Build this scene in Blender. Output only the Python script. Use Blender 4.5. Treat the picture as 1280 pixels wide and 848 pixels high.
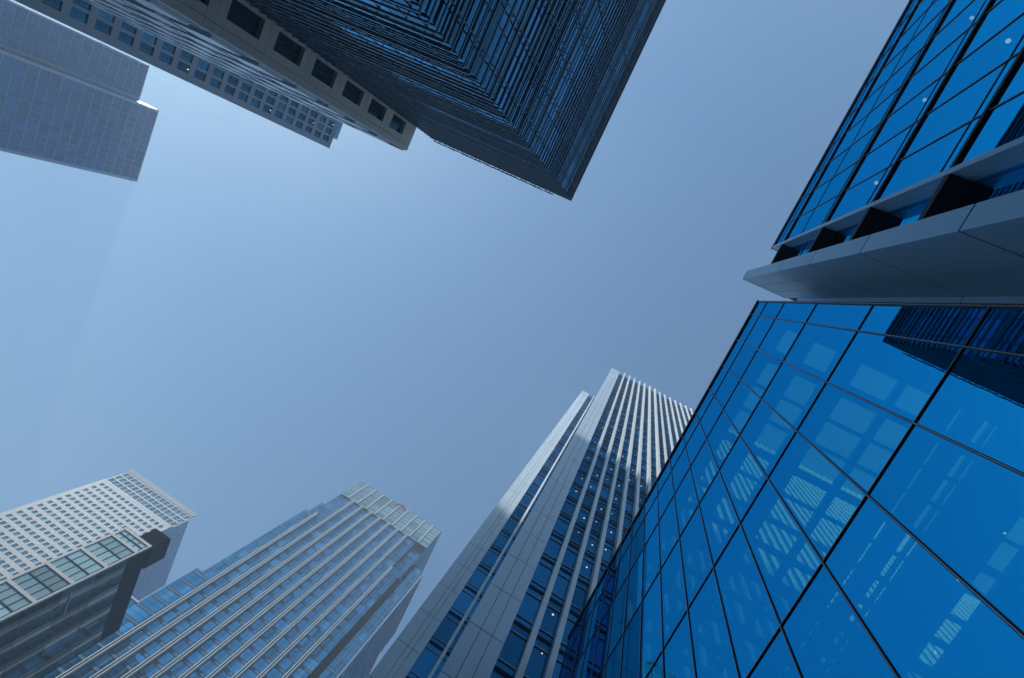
import bpy, math, random
from mathutils import Matrix, Vector

R = math.radians
for o in list(bpy.data.objects):
    bpy.data.objects.remove(o)
scene = bpy.context.scene
COL = scene.collection
random.seed(7)

# ------------------------------------------------------------------ camera
# metres; the eye is at the origin (1.6 m over the pavement), x and y follow the street grid
CAMROT = Matrix(((0.421986, 0.868838, 0.258937),
                 (0.888226, -0.453425, 0.073895),
                 (0.181611, 0.198812, -0.963063)))      # camera axes <- world axes
cam = bpy.data.objects.new('camera', bpy.data.cameras.new('camera'))
COL.objects.link(cam)
cam.matrix_world = CAMROT.transposed().to_4x4()
cam.data.sensor_width = 36
cam.data.lens = 645 / 1280 * 36
cam.data.clip_start = 0.05
cam.data.clip_end = 6000
scene.camera = cam
G = -1.6                                                # ground level

# ------------------------------------------------------------------ world, sun, exposure
SUN = Vector((0.36, -0.71, 0.605)).normalized()         # towards the sun
world = bpy.data.worlds.new('World')
scene.world = world
world.use_nodes = True
wn = world.node_tree.nodes
wn.clear()
sky = wn.new('ShaderNodeTexSky')
sky.sky_type = 'NISHITA'
sky.sun_disc = False
sky.sun_elevation = math.asin(SUN.z)
sky.sun_rotation = math.atan2(SUN.x, SUN.y)
sky.air_density = 1.0
sky.dust_density = 0.9
sky.ozone_density = 0.0
bgn = wn.new('ShaderNodeBackground')
bgn.inputs['Strength'].default_value = 0.15
wo = wn.new('ShaderNodeOutputWorld')
hue = wn.new('ShaderNodeVectorMath')
hue.operation = 'MULTIPLY'
hue.inputs[1].default_value = (0.73, 1.01, 1.13)
world.node_tree.links.new(sky.outputs[0], hue.inputs[0])
world.node_tree.links.new(hue.outputs[0], bgn.inputs['Color'])
world.node_tree.links.new(bgn.outputs[0], wo.inputs['Surface'])

sl = bpy.data.lights.new('sun', 'SUN')
sl.energy = 5.0
sl.angle = R(0.53)
sl.color = (1.0, 0.95, 0.87)
so = bpy.data.objects.new('sun', sl)
COL.objects.link(so)
so.rotation_euler = SUN.to_track_quat('Z', 'Y').to_euler()

scene.view_settings.view_transform = 'Standard'
scene.view_settings.look = 'None'
scene.view_settings.gamma = 1
scene.view_settings.use_curve_mapping = False
scene.view_settings.exposure = 0.38
HAZE = 0.0019
scene.cycles.max_bounces = 8
scene.cycles.glossy_bounces = 4
scene.cycles.diffuse_bounces = 2
scene.cycles.transparent_max_bounces = 10
scene.cycles.volume_bounces = 1
scene.cycles.sample_clamp_indirect = 6
scene.cycles.use_denoising = True


# ------------------------------------------------------------------ materials
def newmat(name):
    m = bpy.data.materials.new(name)
    m.use_nodes = True
    m.node_tree.nodes.clear()
    return m, m.node_tree.nodes, m.node_tree.links


def rnd_value(n, l):
    """one number per pane: object random + island random"""
    oi = n.new('ShaderNodeObjectInfo')
    ge = n.new('ShaderNodeNewGeometry')
    a = n.new('ShaderNodeMath'); a.operation = 'ADD'
    l.new(oi.outputs['Random'], a.inputs[0]); l.new(ge.outputs['Random Per Island'], a.inputs[1])
    f = n.new('ShaderNodeMath'); f.operation = 'FRACT'
    l.new(a.outputs[0], f.inputs[0])
    return f.outputs[0]


def scale_col(n, l, val, col, lo, hi):
    mr = n.new('ShaderNodeMapRange')
    mr.inputs['To Min'].default_value = lo; mr.inputs['To Max'].default_value = hi
    l.new(val, mr.inputs['Value'])
    vm = n.new('ShaderNodeVectorMath'); vm.operation = 'SCALE'
    vm.inputs[0].default_value = col
    l.new(mr.outputs[0], vm.inputs['Scale'])
    return vm.outputs[0]


def solid(name, col, rough=0.6, metal=0.0, var=0.12, scale=0.7, spec=0.5, streak=0.0, bump=0.0):
    m, n, l = newmat(name)
    out = n.new('ShaderNodeOutputMaterial')
    p = n.new('ShaderNodeBsdfPrincipled')
    p.inputs['Roughness'].default_value = rough
    p.inputs['Metallic'].default_value = metal
    p.inputs['Specular IOR Level'].default_value = spec
    ge = n.new('ShaderNodeNewGeometry')
    mp = n.new('ShaderNodeMapping')
    mp.inputs['Scale'].default_value = (1, 1, 0.25 if streak else 1)
    l.new(ge.outputs['Position'], mp.inputs[0])
    nz = n.new('ShaderNodeTexNoise')
    nz.inputs['Scale'].default_value = scale
    nz.inputs['Detail'].default_value = 5
    l.new(mp.outputs[0], nz.inputs['Vector'])
    r = rnd_value(n, l)
    ad = n.new('ShaderNodeMath'); ad.operation = 'MULTIPLY_ADD'
    l.new(nz.outputs['Fac'], ad.inputs[0]); ad.inputs[1].default_value = 0.7
    mu = n.new('ShaderNodeMath'); mu.operation = 'MULTIPLY'; mu.inputs[1].default_value = 0.3
    l.new(r, mu.inputs[0]); l.new(mu.outputs[0], ad.inputs[2])
    l.new(scale_col(n, l, ad.outputs[0], col, 1 - var, 1 + var), p.inputs['Base Color'])
    mr = n.new('ShaderNodeMapRange')
    mr.inputs['To Min'].default_value = max(0.02, rough - 0.08); mr.inputs['To Max'].default_value = rough + 0.08
    l.new(nz.outputs['Fac'], mr.inputs['Value']); l.new(mr.outputs[0], p.inputs['Roughness'])
    if bump:
        b = n.new('ShaderNodeBump'); b.inputs['Strength'].default_value = bump
        b.inputs['Distance'].default_value = 0.02
        n2 = n.new('ShaderNodeTexNoise'); n2.inputs['Scale'].default_value = 30
        l.new(ge.outputs['Position'], n2.inputs['Vector'])
        l.new(n2.outputs['Fac'], b.inputs['Height']); l.new(b.outputs[0], p.inputs['Normal'])
    l.new(p.outputs[0], out.inputs['Surface'])
    return m


def glass(name, tint, base, fmin=0.6, clear=None, lo=0.85, hi=1.1, rough=0.0, wave=0.0, clearf=1.0, fmax=0.97):
    """coated facade glass: a tinted mirror layer over dark rooms (base) or over clear tinted glass (clear)"""
    m, n, l = newmat(name)
    out = n.new('ShaderNodeOutputMaterial')
    r = rnd_value(n, l)
    gl = n.new('ShaderNodeBsdfGlossy')
    gl.inputs['Roughness'].default_value = rough
    l.new(scale_col(n, l, r, tint, lo, hi), gl.inputs['Color'])
    if base is not None:
        df = n.new('ShaderNodeBsdfDiffuse')
        mxc = n.new('ShaderNodeMix'); mxc.data_type = 'RGBA'
        gt = n.new('ShaderNodeMath'); gt.operation = 'GREATER_THAN'; gt.inputs[1].default_value = 0.88
        l.new(r, gt.inputs[0]); l.new(gt.outputs[0], mxc.inputs['Factor'])
        l.new(scale_col(n, l, r, base, 0.6, 1.5), mxc.inputs['A'])
        mxc.inputs['B'].default_value = (base[0] * .5 + .06, base[1] * .5 + .13, base[2] * .5 + .17, 1)   # rooms with blinds drawn
        l.new(mxc.outputs['Result'], df.inputs['Color'])
        under = df.outputs[0]
    if clear is not None:
        tr = n.new('ShaderNodeBsdfTransparent')
        tr.inputs['Color'].default_value = (*clear, 1)
        if base is not None:
            mx = n.new('ShaderNodeMixShader'); mx.inputs[0].default_value = clearf
            l.new(under, mx.inputs[1]); l.new(tr.outputs[0], mx.inputs[2])
            under = mx.outputs[0]
        else:
            under = tr.outputs[0]
    lw = n.new('ShaderNodeLayerWeight'); lw.inputs['Blend'].default_value = 0.35
    mr = n.new('ShaderNodeMapRange')
    mr.inputs['To Min'].default_value = fmin; mr.inputs['To Max'].default_value = fmax
    l.new(lw.outputs['Fresnel'], mr.inputs['Value'])
    ms = n.new('ShaderNodeMixShader')
    l.new(mr.outputs[0], ms.inputs[0]); l.new(under, ms.inputs[1]); l.new(gl.outputs[0], ms.inputs[2])
    if wave:
        ge = n.new('ShaderNodeNewGeometry')
        nz = n.new('ShaderNodeTexNoise'); nz.inputs['Scale'].default_value = 0.9; nz.inputs['Detail'].default_value = 1
        l.new(ge.outputs['Position'], nz.inputs['Vector'])
        b = n.new('ShaderNodeBump'); b.inputs['Strength'].default_value = 1; b.inputs['Distance'].default_value = wave
        wnz = n.new('ShaderNodeTexWhiteNoise'); wnz.noise_dimensions = '1D'          # each pane is set a hair out of plane
        l.new(r, wnz.inputs['W'])
        off = n.new('ShaderNodeVectorMath'); off.operation = 'SUBTRACT'; off.inputs[1].default_value = (.5, .5, .5)
        l.new(wnz.outputs['Color'], off.inputs[0])
        sc = n.new('ShaderNodeVectorMath'); sc.operation = 'SCALE'; sc.inputs['Scale'].default_value = 0.014
        l.new(off.outputs[0], sc.inputs[0])
        ad = n.new('ShaderNodeVectorMath'); ad.operation = 'ADD'
        l.new(ge.outputs['Normal'], ad.inputs[0]); l.new(sc.outputs[0], ad.inputs[1])
        l.new(ad.outputs[0], b.inputs['Normal'])
        l.new(nz.outputs['Fac'], b.inputs['Height'])
        l.new(b.outputs[0], gl.inputs['Normal'])
    l.new(ms.outputs[0], out.inputs['Surface'])
    return m


def lamp(name, col, s):
    m, n, l = newmat(name)
    out = n.new('ShaderNodeOutputMaterial')
    e = n.new('ShaderNodeEmission'); e.inputs[0].default_value = (*col, 1); e.inputs[1].default_value = s
    l.new(e.outputs[0], out.inputs['Surface'])
    return m


M = {}
M['pave'] = solid('paving', (0.15, 0.165, 0.18), 0.8, scale=0.4)
M['azure'] = glass('azure_glass', (0.008, 0.36, 0.74), None, 0.76, clear=(0.24, 0.78, 0.38), lo=0.96, hi=1.04, wave=0.0006)
M['azure2'] = glass('azure_office_glass', (0.008, 0.37, 0.74), None, 0.82, clear=(0.45, 0.6, 0.5), lo=0.95, hi=1.05, wave=0.0006)
M['frame'] = solid('dark_frame', (0.010, 0.012, 0.020), 0.5, var=0.2, spec=0.15)
M['cap'] = solid('grey_cap', (0.26, 0.33, 0.42), 0.35, metal=0.3)
M['clad'] = solid('blue_grey_metal', (0.44, 0.70, 0.90), 0.42, metal=0.2, var=0.05, scale=0.5)
M['cladfront'] = M['clad']
M['room'] = solid('dark_room', (0.010, 0.022, 0.045), 0.95, spec=0.03)
M['roofgrid'] = solid('roof_steel', (0.012, 0.05, 0.10), 0.7)
M['white'] = solid('white_panel', (0.58, 0.68, 0.76), 0.28, var=0.05, scale=0.3, streak=1)
M['joint'] = solid('joint', (0.03, 0.04, 0.05), 0.8)
M['ribwhite'] = solid('rib_grey', (0.42, 0.47, 0.51), 0.45)
M['finwhite'] = solid('white_fin', (0.70, 0.75, 0.78), 0.4, var=0.06)
M['band'] = solid('black_band', (0.010, 0.018, 0.034), 0.85, spec=0.05)
M['line'] = solid('steel_line', (0.22, 0.30, 0.38), 0.4, metal=0.3)
M['b6glass'] = glass('tower_blue_glass', (0.04, 0.30, 0.58), (0.002, 0.02, 0.06), 0.42, clear=(0.5, 0.7, 0.8), lo=0.6, hi=1.15, clearf=0.75, fmax=0.7)
M['tube'] = solid('dark_tube', (0.16, 0.21, 0.27), 0.3, metal=0.3, var=0.2)
M['b4glass'] = glass('dark_tower_glass', (0.14, 0.46, 0.74), (0.002, 0.012, 0.025), 0.75, lo=0.6, hi=1.15)
M['b4teal'] = glass('teal_spandrel', (0.12, 0.32, 0.40), (0.004, 0.03, 0.04), 0.5, lo=0.7, hi=1.1)
M['stone'] = solid('beige_stone', (0.45, 0.44, 0.41), 0.75, var=0.10, scale=1.2, bump=0.3)
M['stoneglass'] = glass('green_dark_glass', (0.20, 0.42, 0.48), (0.012, 0.04, 0.05), 0.35, lo=0.5, hi=1.2)
M['ledge'] = solid('pale_metal_ledge', (0.55, 0.62, 0.70), 0.35, metal=0.2)
M['grey'] = solid('grey_stone', (0.28, 0.30, 0.34), 0.7, var=0.10)
M['b2glass'] = glass('grey_tower_glass', (0.10, 0.34, 0.48), (0.004, 0.03, 0.05), 0.40, lo=0.6, hi=1.25)
M['b1glass'] = glass('far_blue_glass', (0.01, 0.15, 0.32), (0.002, 0.02, 0.04), 0.85, lo=0.75, hi=1.2)
M['b1line'] = solid('far_line', (0.26, 0.36, 0.46), 0.5)
M['b1edge'] = solid('far_edge_metal', (0.35, 0.45, 0.55), 0.4, metal=0.3)
M['b8glass'] = glass('ribbed_tower_glass', (0.08, 0.42, 0.70), (0.004, 0.04, 0.09), 0.5, lo=0.6, hi=1.25)
M['b8band'] = solid('blue_grey_band', (0.03, 0.13, 0.27), 0.6, spec=0.2)
M['b8crown'] = glass('crown_glass', (0.40, 0.62, 0.66), (0.20, 0.26, 0.26), 0.35, lo=0.75, hi=1.2)
M['b9wall'] = solid('pale_stone', (0.38, 0.41, 0.45), 0.6, var=0.06)
M['b9glass'] = glass('pale_tower_glass', (0.10, 0.36, 0.54), (0.01, 0.05, 0.09), 0.45, lo=0.7, hi=1.2)
M['b10glass'] = glass('stair_glass', (0.34, 0.62, 0.70), (0.40, 0.60, 0.66), 0.22, lo=0.8, hi=1.15)
M['b10side'] = glass('dark_side_glass', (0.30, 0.38, 0.45), (0.05, 0.06, 0.07), 0.40, lo=0.8, hi=1.15)
M['red'] = solid('red_sign', (0.6, 0.03, 0.04), 0.4)
M['warm'] = lamp('warm_lamp', (1.0, 0.90, 0.66), 2.6)
M['cool'] = lamp('cool_lamp', (1.0, 0.95, 0.85), 1.8)


# ------------------------------------------------------------------ mesh helpers
def cpix(p):
    c = CAMROT @ Vector(p)
    if c.z > -0.5:
        return None
    return 640 + 645 * c.x / -c.z, 424 - 645 * c.y / -c.z


def mesh_obj(name, vf, mat, parent, label=None, kind=None):
    v, f = vf
    me = bpy.data.meshes.new(name)
    b = parent.location if parent and parent.parent is None else (parent['_b'] if parent else (0, 0, 0))
    me.from_pydata([(x - b[0], y - b[1], z - b[2]) for x, y, z in v], [], f)
    me.materials.append(mat)
    me.update()
    o = bpy.data.objects.new(name, me)
    COL.objects.link(o)
    o.parent = parent
    if parent is not None:
        o['_b'] = tuple(b)
    if label: o['label'] = label
    if kind: o['kind'] = kind
    return o


def boxes(bl):
    v, f = [], []
    for (x0, x1, y0, y1, z0, z1) in bl:
        if x0 > x1: x0, x1 = x1, x0
        if y0 > y1: y0, y1 = y1, y0
        k = len(v)
        v += [(x0, y0, z0), (x1, y0, z0), (x1, y1, z0), (x0, y1, z0), (x0, y0, z1), (x1, y0, z1), (x1, y1, z1), (x0, y1, z1)]
        f += [(k, k + 3, k + 2, k + 1), (k + 4, k + 5, k + 6, k + 7), (k, k + 1, k + 5, k + 4),
              (k + 1, k + 2, k + 6, k + 5), (k + 2, k + 3, k + 7, k + 6), (k + 3, k, k + 4, k + 7)]
    return v, f


def face(side, c):
    """a wall face: side 'X+' looks towards +x at x=c; returns box(u0,u1,z0,z1,d0,d1), d outward"""
    s = 1 if side[1] == '+' else -1
    if side[0] == 'X':
        return lambda u0, u1, z0, z1, d0, d1: (c + s * d0, c + s * d1, u0, u1, z0, z1)
    return lambda u0, u1, z0, z1, d0, d1: (u0, u1, c + s * d0, c + s * d1, z0, z1)


def quad(side, c, u0, u1, z0, z1):
    """a single sheet of glass facing outward"""
    if side[0] == 'X':
        v = [(c, u0, z0), (c, u1, z0), (c, u1, z1), (c, u0, z1)]
        f = [(0, 1, 2, 3)] if side[1] == '+' else [(3, 2, 1, 0)]
    else:
        v = [(u0, c, z0), (u1, c, z0), (u1, c, z1), (u0, c, z1)]
        f = [(3, 2, 1, 0)] if side[1] == '+' else [(0, 1, 2, 3)]
    return v, f


def join(items):
    v, f = [], []
    for a, b in items:
        k = len(v)
        v += a
        f += [tuple(i + k for i in q) for q in b]
    return v, f


def tubez(x, y, z, r, n=12, h=0.02):
    v = [(x + r * math.cos(2 * math.pi * i / n), y + r * math.sin(2 * math.pi * i / n), zz) for zz in (z, z + h) for i in range(n)]
    f = [tuple(range(n))[::-1], tuple(range(n, 2 * n))] + [(i, (i + 1) % n, n + (i + 1) % n, n + i) for i in range(n)]
    return v, f


def score(vf):
    v = vf[0]
    ps = [cpix(p) for p in v]
    if any(p is None for p in ps):
        return 0.0
    xs = [p[0] for p in ps]; ys = [p[1] for p in ps]
    cx, cy = sum(xs) / len(xs), sum(ys) / len(ys)
    w = max(xs) - min(xs); h = max(ys) - min(ys)
    if max(xs) < 0 or min(xs) > 1280 or max(ys) < 0 or min(ys) > 848:
        return 0.0
    return w * h + 1e-3


def parts(name, items, mat, root, limit=100, label=None, kids=None):
    """each item a mesh of its own; past the limit the smallest in the picture become one part"""
    idx = list(range(len(items)))
    if len(items) > limit:
        idx.sort(key=lambda i: -score(items[i]))
    out = []
    for i in idx[:limit]:
        out.append(mesh_obj(name, items[i], mat, root, label))
    rest = idx[limit:]
    if rest:
        mesh_obj(name, join([items[i] for i in rest]), mat, root, kind='stuff')
    return out


def B(*b):
    return boxes([b])


def empty(name, loc, label, cat, group=None):
    o = bpy.data.objects.new(name, None)
    COL.objects.link(o)
    o.empty_display_size = 1
    o.location = loc
    o['label'] = label
    o['category'] = cat
    if group: o['group'] = group
    return o


# ------------------------------------------------------------------ setting: ground, haze
g = mesh_obj('pavement', ([(-3000, -3000, G), (3000, -3000, G), (3000, 3000, G), (-3000, 3000, G)], [(0, 1, 2, 3)]), M['pave'], None, kind='structure')
hz, n, l = newmat('haze')
ho = n.new('ShaderNodeOutputMaterial')
pv = n.new('ShaderNodeVolumePrincipled')
pv.inputs['Color'].default_value = (0.46, 0.54, 0.59, 1)
pv.inputs['Density'].default_value = HAZE
pv.inputs['Anisotropy'].default_value = 0.2
l.new(pv.outputs[0], ho.inputs['Volume'])
if HAZE:
    mesh_obj('haze', B(-3100, 3100, -3100, 3100, G - 1, 207), hz, None, kind='stuff')

# ------------------------------------------------------------------ azure glass pavilion (right, below)
D = 5.0
root = empty('glass_pavilion', (-9, 12, G), 'low building walled with large azure mirror glass panes, beneath the metal clad pier', 'glass building')
vx = [2.3, 1.53] + [0.02 - 1.505 * k for k in range(0, 14)] + [-20.4]
hzs = [G, 1.0, 5.72, 10.42, 15.12, 19.77, 24.2, 27.62, 29.75]
pn = []
for a, b in zip(vx[1:], vx[:-1]):
    for c, d in zip(hzs[:-1], hzs[1:]):
        pn.append(quad('Y-', D, a, b, c, d))
parts('window_pane', pn, M['azure'], root)
for x in vx:
    w = 0.024 if x not in (vx[0], vx[-1]) else 0.045
    m_ = mesh_obj('mullion', B(x - w, x + w, D - 0.02, D + 0.1, G, 29.75), M['frame'], root)
    mesh_obj('cap', B(x - 0.008, x + 0.008, D - 0.034, D - 0.02, G, 29.75), M['cap'], m_)
for z in hzs[1:-1]:
    m_ = mesh_obj('transom', B(vx[-1], vx[0], D - 0.017, D + 0.09, z - 0.024, z + 0.024), M['frame'], root)
    mesh_obj('cap', B(vx[-1], vx[0], D - 0.030, D - 0.017, z - 0.008, z + 0.008), M['cap'], m_)
mesh_obj('roof_edge', B(vx[-1] - .06, vx[0] + .06, D - 0.07, D + 0.3, 29.75, 29.95), M['frame'], root)
# side, back wall
mesh_obj('side_wall', B(2.29, 2.33, D + 0.3, 34, G, 29.9), M['room'], root)
mesh_obj('back_wall', B(-20.4, 2.3, 34, 34.3, G, 29.9), M['room'], root)
parts('window_pane', [quad('X-', -20.43, D + 0.15 + 3 * k, D + 3.1 + 3 * k, c, d) for k in range(9) for c, d in zip(hzs[:-1], hzs[1:])], M['azure'], root, limit=1)
# open roof grid: beams both ways, the sky and the tower behind show between them
xo = [(1.62, 0.41), (-0.31, -1.55), (-1.75, -3.0), (-3.2, -4.6), (-5.0, -6.13), (-6.30, -7.65), (-7.9, -9.1), (-9.4, -10.6), (-11.2, -12.4), (-12.7, -13.9), (-14.4, -15.6), (-16, -17.2), (-17.6, -18.8)]
yo = [(6.8, 7.5), (8.26, 9.5), (10.66, 12.58), (12.88, 14.15), (15.35, 15.63), (16.5, 16.9), (17.0, 17.28), (20.0, 21.0)]
xs = [2.3] + [v for p in xo for v in p] + [-20.4]
ys = [D + .31] + [v for p in yo for v in p] + [34]
parts('roof_beam', [B(xs[i + 1], xs[i], D + .31, 34, 29.3, 29.7) for i in range(0, len(xs), 2)], M['roofgrid'], root)
cross = []
for i in range(0, len(ys), 2):
    segs = [B(b, a, ys[i], ys[i + 1], 29.32, 29.68) for a, b in xo]
    cross.append(join(segs))
parts('roof_plate', cross, M['roofgrid'], root)
# a few rooms of the lower right have lit downlights behind the glass
parts('downlight', [tubez(x, y, z, 0.035) for x, y, z in ((-1.9, 13.5, 19.9), (-4.0, 13.2, 19.9), (-6.6, 13.9, 19.9))], M['cool'], root)

# ------------------------------------------------------------------ metal clad pier with link wall
root = empty('metal_clad_pier', (3.8, 5.7, G), 'tall blue-grey metal clad pier standing between the two azure glass facades', 'building pier')
PX0, PX1, PY0, PY1 = 3.53, 4.08, 4.38, 7.1
mesh_obj('core', B(PX0 + .03, PX1 - .03, PY0 + .03, PY1 + 2, G, 34.5), M['joint'], root)
zj = [G, 2.1, 6.8, 11.5, 16.2, 20.9, 25.6, 30.3, 34.6]
yj = [PY0, 5.35, 6.25, PY1]
pp = []
for a, b in zip(zj[:-1], zj[1:]):
    pp.append(B(PX0, PX1, PY0, PY0 + .03, a + .035, b - .035))
    for c, d in zip(yj[:-1], yj[1:]):
        pp.append(B(PX0 - 0.0, PX0 + .03, c + (.031 if c == PY0 else .022), d - .022, a + .035, b - .035))
parts('cladding_panel', pp, M['clad'], root)
mesh_obj('roof_cap', B(PX0 - .02, PX1 + .02, PY0 - .02, PY1, 34.6, 34.68), M['cap'], root)
pp = [B(2.36, PX0, PY1, PY1 + .04, a + .02, b - .02) for a, b in zip(zj[:-1], zj[1:-1] + [32.0])]
parts('link_panel', pp, M['clad'], root)
mesh_obj('link_wall', B(2.52, PX0 + .03, PY1 + .04, PY1 + .3, G, 31.95), M['joint'], root)

# ------------------------------------------------------------------ azure glass office building (right, above)
root = empty('glass_office_building', (20, 12, G), 'azure glass office building with thick dark horizontal sills, top right', 'glass building')
bx = [5.97, 7.43, 8.98, 10.58, 12.2, 13.85, 15.55, 17.2, 18.9, 20.6, 22.3, 24.0, 25.7, 27.4, 29.1, 30.8]
bz = [G, 1.0, 5.75, 10.5, 15.3, 20.0, 24.9, 31.9]
tr = [6.35, 11.1, 15.95, 20.7, 25.55, 28.7, 33.2]
zz = sorted(bz + tr + [34.35])
pn = []
for a, b in zip(bx[:-1], bx[1:]):
    for c, d in zip(zz[:-1], zz[1:]):
        pn.append(quad('Y-', D, a, b, c, d))
for c, d in zip(zz[:-1], zz[1:]):
    if d <= 32:
        pn.append(quad('Y-', D + .45, PX1, 5.8, c, d))
parts('window_pane', pn, M['azure2'], root)
for x in bx[1:]:
    m_ = mesh_obj('mullion', B(x - .022, x + .022, D - .02, D + .1, G, 34.35), M['frame'], root)
    mesh_obj('cap', B(x - .009, x + .009, D - .032, D - .02, G, 34.35), M['cap'], m_)
for z in tr:
    mesh_obj('transom', B(5.97, 30.8, D - .018, D + .09, z - .022, z + .022), M['frame'], root)
    if z < 30:
        mesh_obj('transom', B(PX1, 5.8, D + .42, D + .50, z - .03, z + .03), M['frame'], root)
for z in bz[1:]:
    m_ = mesh_obj('sill', B(5.97, 30.8, D - .07, D + .12, z - .08, z + .08), M['frame'], root)
    mesh_obj('sill_return', B(PX1, 5.8, D - .06, D + .5, z - .16, z + .12), M['frame'], m_)
mesh_obj('corner_trim', B(5.8, 5.97, D - .07, D + .33, G, 34.3), M['clad'], root)
mesh_obj('corner_reveal', B(5.815, 5.97, D + .345, D + .6, G, 34.3), M['clad'], root)
mesh_obj('roof_edge', B(5.78, 30.8, D - .09, D + .5, 34.35, 34.48), M['cap'], root)
mesh_obj('core', B(4.1, 30.8, D + 3.2, 30, G, 34.2), M['room'], root)
parts('ceiling', [B(4.1, 30.8, D + .15, D + 3.2, z - .15, z + .12) for z in bz[1:]], M['room'], root)
parts('ceiling_light', [tubez(x, y, z, 0.07, h=.03) for x, y, z in ((14.9, 5.85, 24.71), (11.65, 5.92, 19.81), (11.65, 5.87, 24.71), (8.15, 5.87, 24.71))], M['warm'], root)

# ------------------------------------------------------------------ tower with white piers and fins (bottom centre)
root = empty('finned_tower', (-40, 30, G), 'tall blue glass tower with two white panelled piers and many thin white fins, bottom centre', 'tower')
FX = -22.6
FL = 4.49
zt = 152.6
GX = FX - 0.35
mesh_obj('core', B(-60, GX - 1.6, -0.7, 78, G, zt - 1), M['room'], root)
mesh_obj('core', B(-60, -35.3, -5.5, -0.7, G, 160), M['room'], root)
# glass columns between fins
fy = [3.25 + 1.593 * k for k in range(46)]
cols = [1.78] + fy
band0 = 36.3 - FL * 8.4
k0 = math.ceil((G - 36.3) / FL)
zb = [36.3 + FL * k for k in range(k0, 60) if 36.3 + FL * k < zt - 2]
pn, bd, ln = [], [], []
for a, b in zip([G] + zb, zb + [zt - 1.4]):
    z0 = a + .2 if a > G else G
    for c, d in zip(cols[:-1], cols[1:]):
        pn.append(quad('X+', GX, c, d, z0, b - .2))
for z in zb:
    bd.append(B(GX - .3, GX + .03, 1.76, 75, z - .2, z + .2))
    ln.append(B(GX - .05, GX + .08, 1.76, 75, z + .75, z + .83))
    ln.append(B(GX - .05, GX + .08, 1.76, 75, z - .95, z - .87))
parts('window_pane', pn, M['b6glass'], root)
parts('floor_band', bd, M['band'], root)
parts('transom', ln, M['line'], root)
parts('fin', [B(GX - .02, FX + (.35 if y < 14 else .0), y - .19, y + .19, G, zt + .5) for y in fy], M['finwhite'], root)
parts('ceiling', [B(GX - 1.6, GX - .32, 1.76, 75, z - .1, z + .1) for z in zb], M['room'], root)
lights = []
for z in zb:
    for c, d in zip(cols[:-1], cols[1:14]):
        if 22 < z < 130 and random.random() < (0.6 if 45 < z < 125 else .25):
            lights.append(tubez(GX - .55 - random.random() * .5, (c + d) / 2 + random.uniform(.0, .4), z - .13, random.uniform(.045, .08), n=8))
parts('ceiling_light', lights, M['warm'], root)
# near pier
jz = [38.0 + FL * k for k in range(k0 - 1, 60) if G < 38.0 + FL * k < zt - 1]


def pier(x, yl, zl, top):
    mesh_obj('pier_core', B(x - 12 if x > -30 else x - 20, x - .03, yl[0] + .02, yl[-1] - .02, G, top - .05), M['joint'], root)
    it = []
    for a, b in zip([G] + zl, zl + [top]):
        for i, (c, d) in enumerate(zip(yl[:-1], yl[1:])):
            it.append(B(x - .03, x, c + (.0 if i == 0 else .02), d - (.0 if i == len(yl) - 2 else .02), a + .03, b - .03))
    parts('pier_panel', it, M['white'], root)
    mesh_obj('pier_return', B(x - 12 if x > -30 else x - 20, x - .031, yl[0], yl[0] + .019, G, top), M['white'], root)
    mesh_obj('pier_return', B(x - 12 if x > -30 else x - 20, x - .031, yl[-1] - .019, yl[-1], G, top), M['white'], root)


pier(FX, [-0.75, 0.12, 0.92, 1.76], jz, zt)
z2 = [51.1 + FL * k for k in range(-12, 40) if G < 51.1 + FL * k < 160]
pier(-34.5, [-5.65, -4.55, -4.05, -3.28], z2, 161)
# glass strip between the piers, with its own thin fin
zs = [z2_ + 2.0 for z2_ in z2 if z2_ + 2.0 < 158]
pn = [quad('X+', -34.7, -3.26, -1.0, a + .15, b - .15) for a, b in zip([G] + zs, zs + [160])]
parts('strip_pane', pn, M['b6glass'], root)
parts('floor_band', [B(-34.9, -34.66, -3.26, -.8, z - .16, z + .16) for z in zs], M['band'], root)
parts('transom', [B(-34.72, -34.63, -3.26, -.8, z + s, z + s + .07) for z in zs for s in (.7, -.8)], M['line'], root)
mesh_obj('strip_fin', B(-34.68, -34.2, -1.78, -1.5, G, 160), M['finwhite'], root)

# ------------------------------------------------------------------ dark tube-screened tower (top)
root = empty('louvred_dark_tower', (30, -26, G), 'dark glass tower wrapped in horizontal tube louvres, its corner pointing down from the top edge', 'tower')
LX, LY, LT = 6.87, -14.5, 66.5
BX, BY, BACK = 7.35, -15.0, -36.0
sp = 0.93
nl = int((LT - G) / sp)
zl = [LT - sp * k for k in range(nl)]
lou, lip = [], []
for i, z in enumerate(zl):
    big = (i % 4 == 1)
    dd = .15 if big else .09
    hh = .13 if big else .09
    lou.append(boxes([(LX, 66, LY - dd, LY, z - hh, z), (LX, LX + dd, BACK, LY - dd - .002, z - hh, z)]))
ob = parts('louvre', lou, M['tube'], root)
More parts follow.
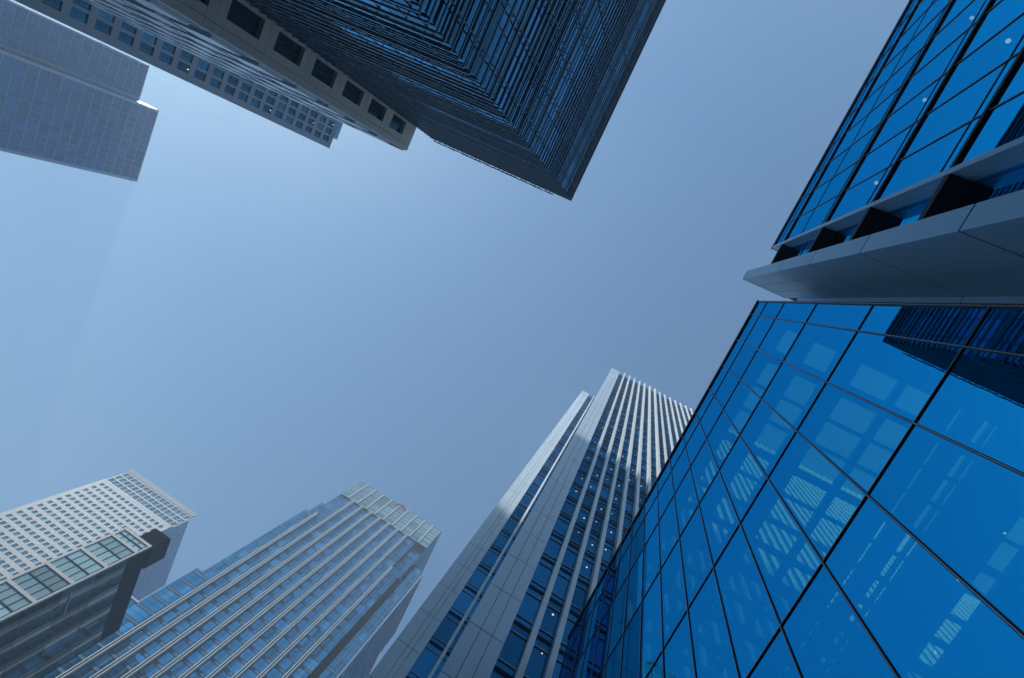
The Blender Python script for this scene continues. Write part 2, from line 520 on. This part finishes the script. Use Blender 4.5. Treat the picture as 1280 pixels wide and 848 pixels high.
# posts and brackets that carry the tubes
br = []
for k in range(20):
    x = 8.6 + 3.0 * k
    br.append(boxes([(x - .03, x + .03, BY, LY - .10, z + .05, z + .10) for z in zl[::2]] + [(x - .035, x + .035, LY - .24, LY - .18, G, LT - .3)]))
for k in range(7):
    y = -16.4 - 3.0 * k
    br.append(boxes([(LX + .10, BX, y - .03, y + .03, z + .05, z + .10) for z in zl[::2]] + [(LX + .18, LX + .24, y - .035, y + .035, G, LT - .3)]))
parts('bracket_post', br, M['tube'], root)
FH = sp * 4
fz = [LT - .5 - FH * k for k in range(19) if LT - .5 - FH * k > G]
gl_, sp_ = [], []
for z in fz:
    for k in range(18):
        gl_.append(quad('Y+', BY, BX + 3.2 * k, BX + 3.2 * k + 3.12, z - FH + 1.15, z - .02))
    for k in range(7):
        gl_.append(quad('X-', BX, max(BACK, BY - 3.0 * k - 2.95), BY - 3.0 * k, z - FH + 1.15, z - .02))
    sp_.append(join([quad('Y+', BY, BX, 66, z - FH + .05, z - FH + 1.1), quad('X-', BX, BACK, BY, z - FH + .05, z - FH + 1.1)]))
parts('window_pane', gl_, M['b4glass'], root)
parts('spandrel', sp_, M['b4teal'], root)
mesh_obj('core', B(BX + .05, 66, -60, BY - .05, G, LT - .4), M['room'], root)
mesh_obj('roof_edge', boxes([(LX - .02, 66, BY - .3, LY + .02, LT + .003, LT + .10), (LX - .02, BX + .3, BACK, BY - .302, LT + .003, LT + .10)]), M['band'], root)
# rooftop cradle and lattice seen over the edge
it = []
random.seed(3)
for k in range(26):
    y = -17.5 - k * .7 + random.uniform(-.2, .2)
    h = random.uniform(.2, .9)
    it.append(boxes([(LX - .2, LX - .08, y, y + .07, LT - .3, LT + h), (LX - .22, LX - .1, y - random.uniform(.3, .9), y + .5, LT + h - .08, LT + h)]))
lr = mesh_obj('roof_lattice', join(it), M['line'], root)

# ------------------------------------------------------------------ beige stone building beside it
root = empty('beige_stone_building', (14, -62, G), 'beige stone building with deep square windows, left of the dark louvred tower', 'office building')
SX, SY, SH = 3.95, -38.0, 65.9
mesh_obj('core', B(SX + .25, 26, -87, SY - .6, G, SH - .2), M['joint'], root)
per = 5.1
wt = [63.1 - per * k for k in range(14) if 63.1 - per * k > 3]
st, gl_, rv = [], [], []
f = face('Y+', SY)
for z in wt:
    zb_ = z - 3.35
    # window row: narrow jambs and window
    for (a, b) in ((SX, 4.62), (4.66, 5.38), (7.06, 7.75), (7.79, 10.5), (12.2, 15)):
        st.append(boxes([f(a, b, zb_ + .0, z, -.6, 0)]))
    gl_ += [quad('Y+', SY - .45, 5.38, 7.06, zb_, z), quad('Y+', SY - .45, 10.5, 12.2, zb_, z)]
    rv.append(boxes([f(5.38, 5.46, zb_, z, -.46, -.36), f(6.1, 6.17, zb_, z, -.46, -.36), f(6.98, 7.06, zb_, z, -.46, -.36)]))
    top = (z + per - 3.35) if z + 5 < SH else SH
    for (a, b) in ((SX, 4.62), (4.66, 7.75), (7.79, 15)):
        if top - z > 1.2:
            st.append(boxes([f(a, b, z + .03, (z + top) / 2 - .015, -.6, 0)]))
            st.append(boxes([f(a, b, (z + top) / 2 + .015, top - .03, -.6, 0)]))
parts('stone_panel', st, M['stone'], root)
parts('window', gl_, M['stoneglass'], root)
parts('window_frame', rv, M['frame'], root)
# long side: ledges, piers and slots
f = face('X-', SX + .001)
led, prs, gl_ = [], [], []
for i, z in enumerate(wt):
    led.append(boxes([f(-87, SY - .62, z + .5, z + .8, -.25, .10)]))
    for k in range(8):
        y = SY - 1.2 - 6.0 * k
        gl_.append(quad('X-', SX + .18, y - 5.6, y - .3, z - 3.9, z + .5))
        prs.append(boxes([f(y - 4.6, y - .2, z - 2.9, z + .2, -.25, .34)]))
parts('ledge', led, M['ledge'], root)
parts('side_bay', prs, M['ledge'], root)
parts('side_window', gl_, M['b2glass'], root)
mesh_obj('corner_trim', B(SX - .05, SX + .25, SY - .62, SY - .3, G, SH), M['ledge'], root)
mesh_obj('roof_edge', B(SX - .2, 26, -87, SY - .61, SH - .2, SH + .1), M['ledge'], root)

# ------------------------------------------------------------------ grey grid tower behind
root = empty('grey_grid_tower', (12, -115, G), 'grey stone tower with a regular grid of paired square windows, behind the beige building', 'tower')
TY, TH_, T0 = -104.0, 138.3, -0.35
mesh_obj('core', B(T0, 30, -130, TY - .4, G, TH_ - .1), M['joint'], root)
FH2 = 3.985
rows = [TH_ - 1.2 - FH2 * k for k in range(35) if TH_ - 1.2 - FH2 * k > 3]
wx = [1.05 + 2.18 * k for k in range(10)]
f = face('Y+', TY)
win, frm, sps, fins = [], [], [], []
for z in rows:
    for x in wx:
        win.append(quad('Y+', TY - .25, x, x + 1.62, z - 2.75, z))
        frm.append(boxes([f(x, x + 1.62, z - 1.42, z - 1.37, -.25, -.2), f(x + .40, x + .45, z - 2.75, z, -.25, -.2)]))
    sps.append(boxes([f(T0, 24, z + .0, z + FH2 - 2.75, -.4, 0.02)]))
pr = [boxes([f(T0, wx[0], G, TH_ - .1, -.4, 0)])]
for x in wx:
    pr.append(boxes([f(x + 1.62, x + 2.18, G, TH_ - .1, -.4, 0)]))
parts('window', win, M['b2glass'], root)
parts('window_frame', frm, M['line'], root)
parts('spandrel', sps, M['grey'], root)
parts('pier', pr, M['grey'], root)
mesh_obj('side_wall', B(T0 - .12, T0 - .001, -130, TY - .1, G, TH_ - .1), M['b1edge'], root)
mesh_obj('roof_edge', B(T0 - .1, 30, -130, TY + .1, TH_ - .08, TH_ + .3), M['grey'], root)
mesh_obj('plant_room', boxes([(2.9, 11, -112, -106.5, TH_ + .3, TH_ + 5.6)] + [(2.9 + .5 * k, 3.1 + .5 * k, -106.5, -106.3, TH_ + .3, TH_ + 5.5) for k in range(12)]), M['b1edge'], root)
lt = [tubez(random.choice(wx[:4]) + .8, TY - .2, random.choice(rows) - .25, .09, n=6, h=.05) for k in range(14)]
parts('ceiling_light', lt, M['warm'], root)

# ------------------------------------------------------------------ stepped blue tower, far upper left
root = empty('stepped_blue_tower', (-30, -262, G), 'far blue glass tower with a stepped top and fine window grid, upper left corner', 'tower')


def gridface(side, c, u0, u1, z0, z1, du, dz, gmat, lmat, root, lw=.12, pane='window_pane', vbar=True, limit=100):
    nu = max(1, round((u1 - u0) / du)); nz = max(1, round((z1 - z0) / dz))
    su = (u1 - u0) / nu; sz = (z1 - z0) / nz
    f = face(side, c)
    pn = [quad(side, c, u0 + i * su, u0 + (i + 1) * su, z0 + j * sz, z0 + (j + 1) * sz) for i in range(nu) for j in range(nz)]
    parts(pane, pn, gmat, root, limit)
    parts('floor_line', [boxes([f(u0, u1, z0 + j * sz - lw, z0 + j * sz + lw, -.1, .10)]) for j in range(1, nz)], lmat, root, limit)
    if vbar:
        parts('mullion', [boxes([f(u0 + i * su - lw * .55, u0 + i * su + lw * .55, z0, z1, -.1, .07)]) for i in range(1, nu)], lmat, root, limit)


mesh_obj('core', B(-54.8, -18.9, -290, -244.15, G, 200.1), M['room'], root)
mesh_obj('core', B(-18.9, -2.05, -290, -257.15, G, 200.1), M['room'], root)
gridface('Y+', -244.0, -53.6, -20.0, G, 200.2, 2.8, 4.0, M['b1glass'], M['b1line'], root, .2, limit=60)
gridface('Y+', -257.0, -17.6, -2.6, G, 200.2, 1.9, 4.0, M['b1glass'], M['b1line'], root, .2, limit=40)
parts('corner_trim', [B(-54.95, -53.6, -245, -243.85, G, 200.3), B(-20.0, -18.89, -245, -243.85, G, 200.3), B(-18.75, -17.6, -258, -256.85, G, 200.3), B(-2.6, -1.9, -258, -256.85, G, 200.3)], M['b1edge'], root)
mesh_obj('return_wall', B(-18.88, -18.72, -256.9, -245, G, 200.2), M['b8band'], root)
mesh_obj('roof_edge', boxes([(-55, -18.7, -290, -243.8, 200.3, 200.8), (-18.7, -1.9, -290, -256.8, 200.3, 200.8)]), M['b1line'], root)

# ------------------------------------------------------------------ pale fluted glass tower, lower left of centre
root = empty('white_ribbed_tower', (-150, -55, G), 'glass tower ribbed with white twin fins under a pale glass crown and red arc sign', 'tower')
CX = -126.8
gx = CX - .4
F8 = 4.27
ztop = 200.0


def bandface(u0, u1, z0, z1, c, du=1.49, name='window_pane', limit=70):
    f = face('X+', c)
    top = 184.6 if z1 < 190 else z1
    js = [j for j in range(60) if top - F8 * j > z0 and top - F8 * (j + 1) < z1]
    pn, bd, lnn = [], [], []
    nu = max(1, round((u1 - u0) / du)); su = (u1 - u0) / nu
    for j in js:
        a = max(z0, top - F8 * (j + 1))
        b = min(z1, top - F8 * j)
        if b - a < 1.4: continue
        for i in range(nu):
            pn.append(quad('X+', c, u0 + i * su, u0 + (i + 1) * su, a + .95, b - .1))
        bd.append(boxes([f(u0, u1, a + .12, a + .78, -.2, .04)]))
        lnn.append(boxes([f(u0, u1, a + .84, a + .95, -.1, .08), f(u0, u1, a - .05, a + .06, -.1, .08), f(u0, u1, min(b - .1, a + 2.6), min(b - .04, a + 2.66), -.1, .04)]))
    parts(name, pn, M['b8glass'], root, limit)
    parts('floor_band', bd, M['b8band'], root, limit)
    parts('transom', lnn, M['frame2'] if 'frame2' in M else M['line'], root, limit)
    parts('mullion', [boxes([f(u0 + i * su - .04, u0 + i * su + .04, z0, z1, -.1, .05)]) for i in range(1, nu)], M['line'], root, limit)


M['frame2'] = solid('dark_line', (0.03, 0.06, 0.10), .7, spec=0.1)
mesh_obj('core', B(-175, gx - .15, -75.6, -38.1, G, 199.6), M['room'], root)
mesh_obj('core', B(-160, gx - .15, -38.1, -33.8, G, 163), M['room'], root)
mesh_obj('core', boxes([(-150, gx - 1.9, -38.1, -33.05, 163, 184.6), (-150, CX - .6, -38.1, -33.05, 184.61, 199.6)]), M['room'], root)
bandface(-75.7, -38.0, G, 184.6, gx, limit=64)
bandface(-38.0, -33.7, G, 163.6, gx, limit=12)
bandface(-37.9, -33.0, 163.7, 184.6, gx - 1.6, limit=12)
mesh_obj('recess_slot', B(gx - 3, gx - 2.4, -33.8, -31.2, G, 176), M['band'], root)
# left shoulders
mesh_obj('shoulder_core', boxes([(-170, gx - .35, -77.0, -75.62, G, 173.5), (-170, gx - .4, -78.4, -77.01, G, 165.2), (-170, gx - .45, -80.6, -78.41, G, 118)]), M['room'], root)
bandface(-77.1, -75.7, G, 173.6, gx - .05, limit=8)
bandface(-78.5, -77.1, G, 165.3, gx - .1, limit=8)
bandface(-80.7, -78.5, G, 118, gx - .15, limit=8)
# fins, each a pair of thin white ribs
fyr = [.338 + .0352 * k for k in range(7)]
fl_ = [(r, 184.9 if r < .57 else 166) for r in fyr] + [(.300, 163.9), (.586, 166)]
fn = []
for r, z1 in fl_:
    y = -r * 126.1
    fn.append(boxes([(gx - .05, CX + .55, y - .46, y - .18, G, z1), (gx - .05, CX + .45, y + .18, y + .46, G, z1)]))
parts('fin', fn, M['ribwhite'], root)
# crown
cy = [-75.7] + [-r * 126.8 for r in (.568, .533, .499, .464, .430, .395, .361, .328, .294)] + [-33.0]
cz = [184.7, 187.6, 190.7, 195.2, 200.0]
cp = [quad('X+', CX, a + .03, b - .03, c, d) for a, b in zip(cy[:-1], cy[1:]) for c, d in zip(cz[:-1], cz[1:])]
parts('crown_pane', cp, M['b8crown'], root)
parts('crown_mullion', [B(CX - .1, CX + .35, y - .22, y + .22, 184.7, 200.2) for y in cy[1:-1]], M['ribwhite'], root)
parts('crown_rail', [B(CX - .1, CX + .14, -75.7, -33.0, z - .13, z + .13) for z in cz], M['line'], root)
parts('crown_rail', [B(CX - .1, CX + .1, -75.7, -33.0, z - .05, z + .05) for z in (186.2, 192.9, 197.6)], M['line'], root)
# flank towards the street, and the lower side block
f = face('Y+', -33.0)
parts('flank_pane', [quad('Y+', -33.0, -148 + 3 * i, -145.1 + 3 * i, 163.8 + 4.05 * j, 167.6 + 4.05 * j) for i in range(7) for j in range(9)], M['b8glass'], root, limit=63)
parts('flank_rail', [boxes([f(-148, -126.9, z - .2, z + .2, -.1, .15)]) for z in [163.8 + 4.05 * j for j in range(10)]], M['line'], root)
mesh_obj('side_core', boxes([(-156, gx - .1, -31.4, -27.5, G, 171.8), (-172, -156, -31.4, -27.5, G, 160.5)]), M['room'], root)
bandface(-31.4, -27.3, G, 172, gx, limit=20)
f = face('Y+', -27.3)
sb, sp2 = [], []
for j in range(41):
    z = 170.5 - F8 * j
    xb = -156 if z > 160.5 else -172
    sb.append(boxes([f(xb, CX - .1, z - .14, z + .14, -.1, .10)]))
    sb.append(boxes([f(xb, CX - .1, z - 1.16, z - 1.04, -.1, .12)]))
    for i in range(5 if xb == -156 else 8):
        sp2.append(quad('Y+', -27.3, CX - .1 - 5.65 * (i + 1), CX - .1 - 5.65 * i, max(G, z - F8), z - 1.1 if i % 3 else z))
parts('side_ledge', sb, M['frame2'], root)
parts('side_pane', sp2, M['b8glass'], root, limit=40)
parts('side_rib', [boxes([f(x - .07, x + .07, G, 171.5 if x > -156 else 160.3, -.1, .03)]) for x in [CX - .3 - 5.65 * k for k in range(8)]], M['b8band'], root)
mesh_obj('corner_rib', B(CX - .35, CX + .1, -27.6, -27.1, G, 172), M['line'], root)
# red arc sign on the roof edge
arc = []
for i in range(11):
    t = math.pi * (.12 + .76 * i / 10)
    y, z = -53.8 - 2.0 * math.cos(t), 198.4 + 2.3 * math.sin(t)
    arc.append((CX + .18, CX + .5, y - .28, y + .28, z - .35, z + .35))
mesh_obj('sign_arc', boxes(arc), M['red'], root)

# ------------------------------------------------------------------ low glass wing at its left foot
root = empty('low_glass_wing', (-140, -86, G), 'lower glass block with broad floor bars, between the stair block and the ribbed tower', 'office building')
mesh_obj('core', B(-160, CX - 3.2, -90, -80.8, G, 101), M['room'], root)
gridface('X+', CX - 3, -89, -80.9, G, 101.5, 8.1 / 2, 6.1, M['b8glass'], M['b8band'], root, .5)
mesh_obj('roof_edge', B(-160, CX - 2.8, -90, -80.8, 101.5, 102), M['line'], root)

# ------------------------------------------------------------------ pale stone tower, lower left
root = empty('pale_windowed_tower', (-210, -170, G), 'pale stone tower with rows of small square windows and a light crown, far lower left', 'tower')
NX, NH = -190.0, 199.4
y0, y1 = -191.6, -147.4
mesh_obj('wall', B(-232, NX - .5, y0, y1 - .3, G, NH - 3), M['b9wall'], root)
cw, rw = 2.74, 3.72
f = face('X+', NX)
wn_, cols9, rows9, wn2 = [], [], [], []
nc = 15
yc = [y0 + 2.2 + cw * k for k in range(nc)]
zr = [183.4 - rw * k for k in range(48)]
for z in zr:
    for y in yc:
        wn_.append(quad('X+', NX - .35, y, y + cw * .68, z - rw * .52, z))
    rows9.append(boxes([f(y0, y1, z, z + rw * .48, -.5, 0)]))
cols9.append(boxes([f(y0, yc[0], G, 186, -.5, 0.02)]))
for y in yc:
    cols9.append(boxes([f(y + cw * .68, y + cw, G, 186, -.5, 0.02)]))
cols9.append(boxes([f(yc[-1] + cw, y1, G, 186, -.5, 0.02)]))
z3 = [187.2, 190.9, 194.4]
for z in z3:
    for k in range(15):
        y = y0 + .9 + cw * k + .4
        wn2.append(quad('X+', NX - .35, y, y + cw * .86, z - 1.1, z + 1.7))
    rows9.append(boxes([f(y0, y1, z + 1.75, z + 2.4, -.5, .05)]))
for k in range(17):
    y = y0 + .9 + cw * k
    cols9.append(boxes([f(y, y + .38, 186, 196.8, -.5, .08)]))
rows9.append(boxes([f(y0, y1, 184.9, 186.1, -.5, .06)]))
parts('window', wn_, M['b9glass'], root)
parts('crown_window', wn2, M['b9glass'], root)
parts('wall_band', rows9, M['b9wall'], root)
parts('wall_pier', cols9, M['b9wall'], root)
mesh_obj('parapet', boxes([(NX - 1.0, NX + .15, y0, y1, 196.9, 199.4)] + [(NX + .15, NX + .4, y0 + 1.37 * k, y0 + 1.37 * k + .35, 196.9, 199.9) for k in range(33)]), M['b9wall'], root)
mesh_obj('corner_glass', B(-231, NX - .55, y1 - .3, y1 - .12, G, 196), M['b8glass'], root)
f = face('Y+', y1 - .12)
parts('side_mullion', [boxes([f(-231 + 2.7 * k, -230.7 + 2.7 * k, G, 196, 0, .05)]) for k in range(15)], M['b8band'], root)
parts('side_band', [boxes([f(-231, NX - .6, z, z + .6, 0, .03)]) for z in zr], M['b8band'], root)

# ------------------------------------------------------------------ glazed stair block in front of it
root = empty('glazed_stair_block', (-97, -71, G), 'slab block with three wide glazed bays in front and a dark flank, lower left corner', 'office building')
QX, QH = -90.0, 81.0
qy0, qy1 = -74.8, -67.3
mesh_obj('core', B(-112, QX - .2, qy0, qy1 - .2, G, QH - .1), M['room'], root)
f = face('X+', QX)
zt_ = [81.0, 78.2] + [72.2 - 5.99 * k for k in range(13)]
zt_ = [z for z in zt_ if z > G]
pn = []
for a, b in zip(zt_[:-1], zt_[1:]):
    mid = (a + b) / 2
    pn.append(quad('X+', QX - .05, qy0 + .5, qy1 - .35, b + .02, mid - .02)); pn.append(quad('X+', QX - .05, qy0 + .5, qy1 - .35, mid + .02, a - .02))
parts('window_pane', pn, M['b10glass'], root)
parts('floor_bar', [boxes([f(qy0, qy1, z - .3, z + .3, -.2, .15)]) for z in zt_], M['b9wall'], root)
parts('mid_bar', [boxes([f(qy0 + .5, qy1 - .35, (a + b) / 2 - .09, (a + b) / 2 + .09, -.2, .08)]) for a, b in zip(zt_[:-1], zt_[1:])], M['frame2'], root)
parts('mullion', [boxes([f(qy0 + 1.6 * k + .4, qy0 + 1.6 * k + .47, G, QH, -.2, .04)]) for k in range(1, 5)], M['frame2'], root)
parts('edge_frame', [boxes([f(qy0 - .05, qy0 + .5, G, QH + .3, -.2, .12)]), boxes([f(qy1 - .35, qy1 + .05, G, QH + .3, -.2, .2)])], M['b9wall'], root)
parts('flank_glass', [quad('Y+', qy1, QX - .25 - 3.0 * k - 2.9, QX - .25 - 3.0 * k, a, a + 5.9) for k in range(7) for a in [G + 6 * i for i in range(13)]], M['b10side'], root)
parts('flank_tube', [boxes([face('Y+', qy1)(QX - 7.5, QX - 1.5, z, z + .18, 0, .2)]) for z in (66, 54, 42, 30, 18)], M['b9wall'], root)
mesh_obj('plant_room', boxes([(-96, -91, qy0 + 3.0, qy1 - .1, QH + .3, QH + 5.2)] + [(-91, -90.8, qy0 + 3.0 + .4 * k, qy0 + 3.2 + .4 * k, QH + .3, QH + 5.2) for k in range(11)]), M['band'], root)

# ------------------------------------------------------------------ unseen tower added behind the dark one to shade the white piers
ph = R(23)
P0 = Vector((-22.6, 0.0, 76.2))
t_ = 250.0
C0 = P0 + SUN * t_
e = Vector((math.sin(ph), math.cos(ph), 0)); nrm = Vector((e.y, -e.x, 0))
a = C0 - e * 70; b = C0 + e * 75
root = empty('shadow_caster_tower', (C0.x + 15, C0.y, G), 'plain unseen tower added behind the dark louvred tower to shade the white piers', 'tower')
q = [a, b, b + nrm * 30, a + nrm * 30]
v = [(p.x, p.y, G) for p in q] + [(p.x, p.y, C0.z) for p in q]
mesh_obj('body', (v, [(3, 2, 1, 0), (4, 5, 6, 7), (0, 1, 5, 4), (1, 2, 6, 5), (2, 3, 7, 6), (3, 0, 4, 7)]), M['grey'], root)
bl = []
for k in range(50):
    z = 8 + 4.3 * k
    if z + 2 < C0.z:
        qq = [a - nrm * .2, b - nrm * .2, b, a]
        vv = [(p.x, p.y, z) for p in qq] + [(p.x, p.y, z + 2) for p in qq]
        bl.append((vv, [(3, 2, 1, 0), (4, 5, 6, 7), (0, 1, 5, 4), (1, 2, 6, 5), (2, 3, 7, 6), (3, 0, 4, 7)]))
parts('window_band', bl, M['b2glass'], root)
for o in bpy.data.objects:
    if '_b' in o.keys():
        del o['_b']
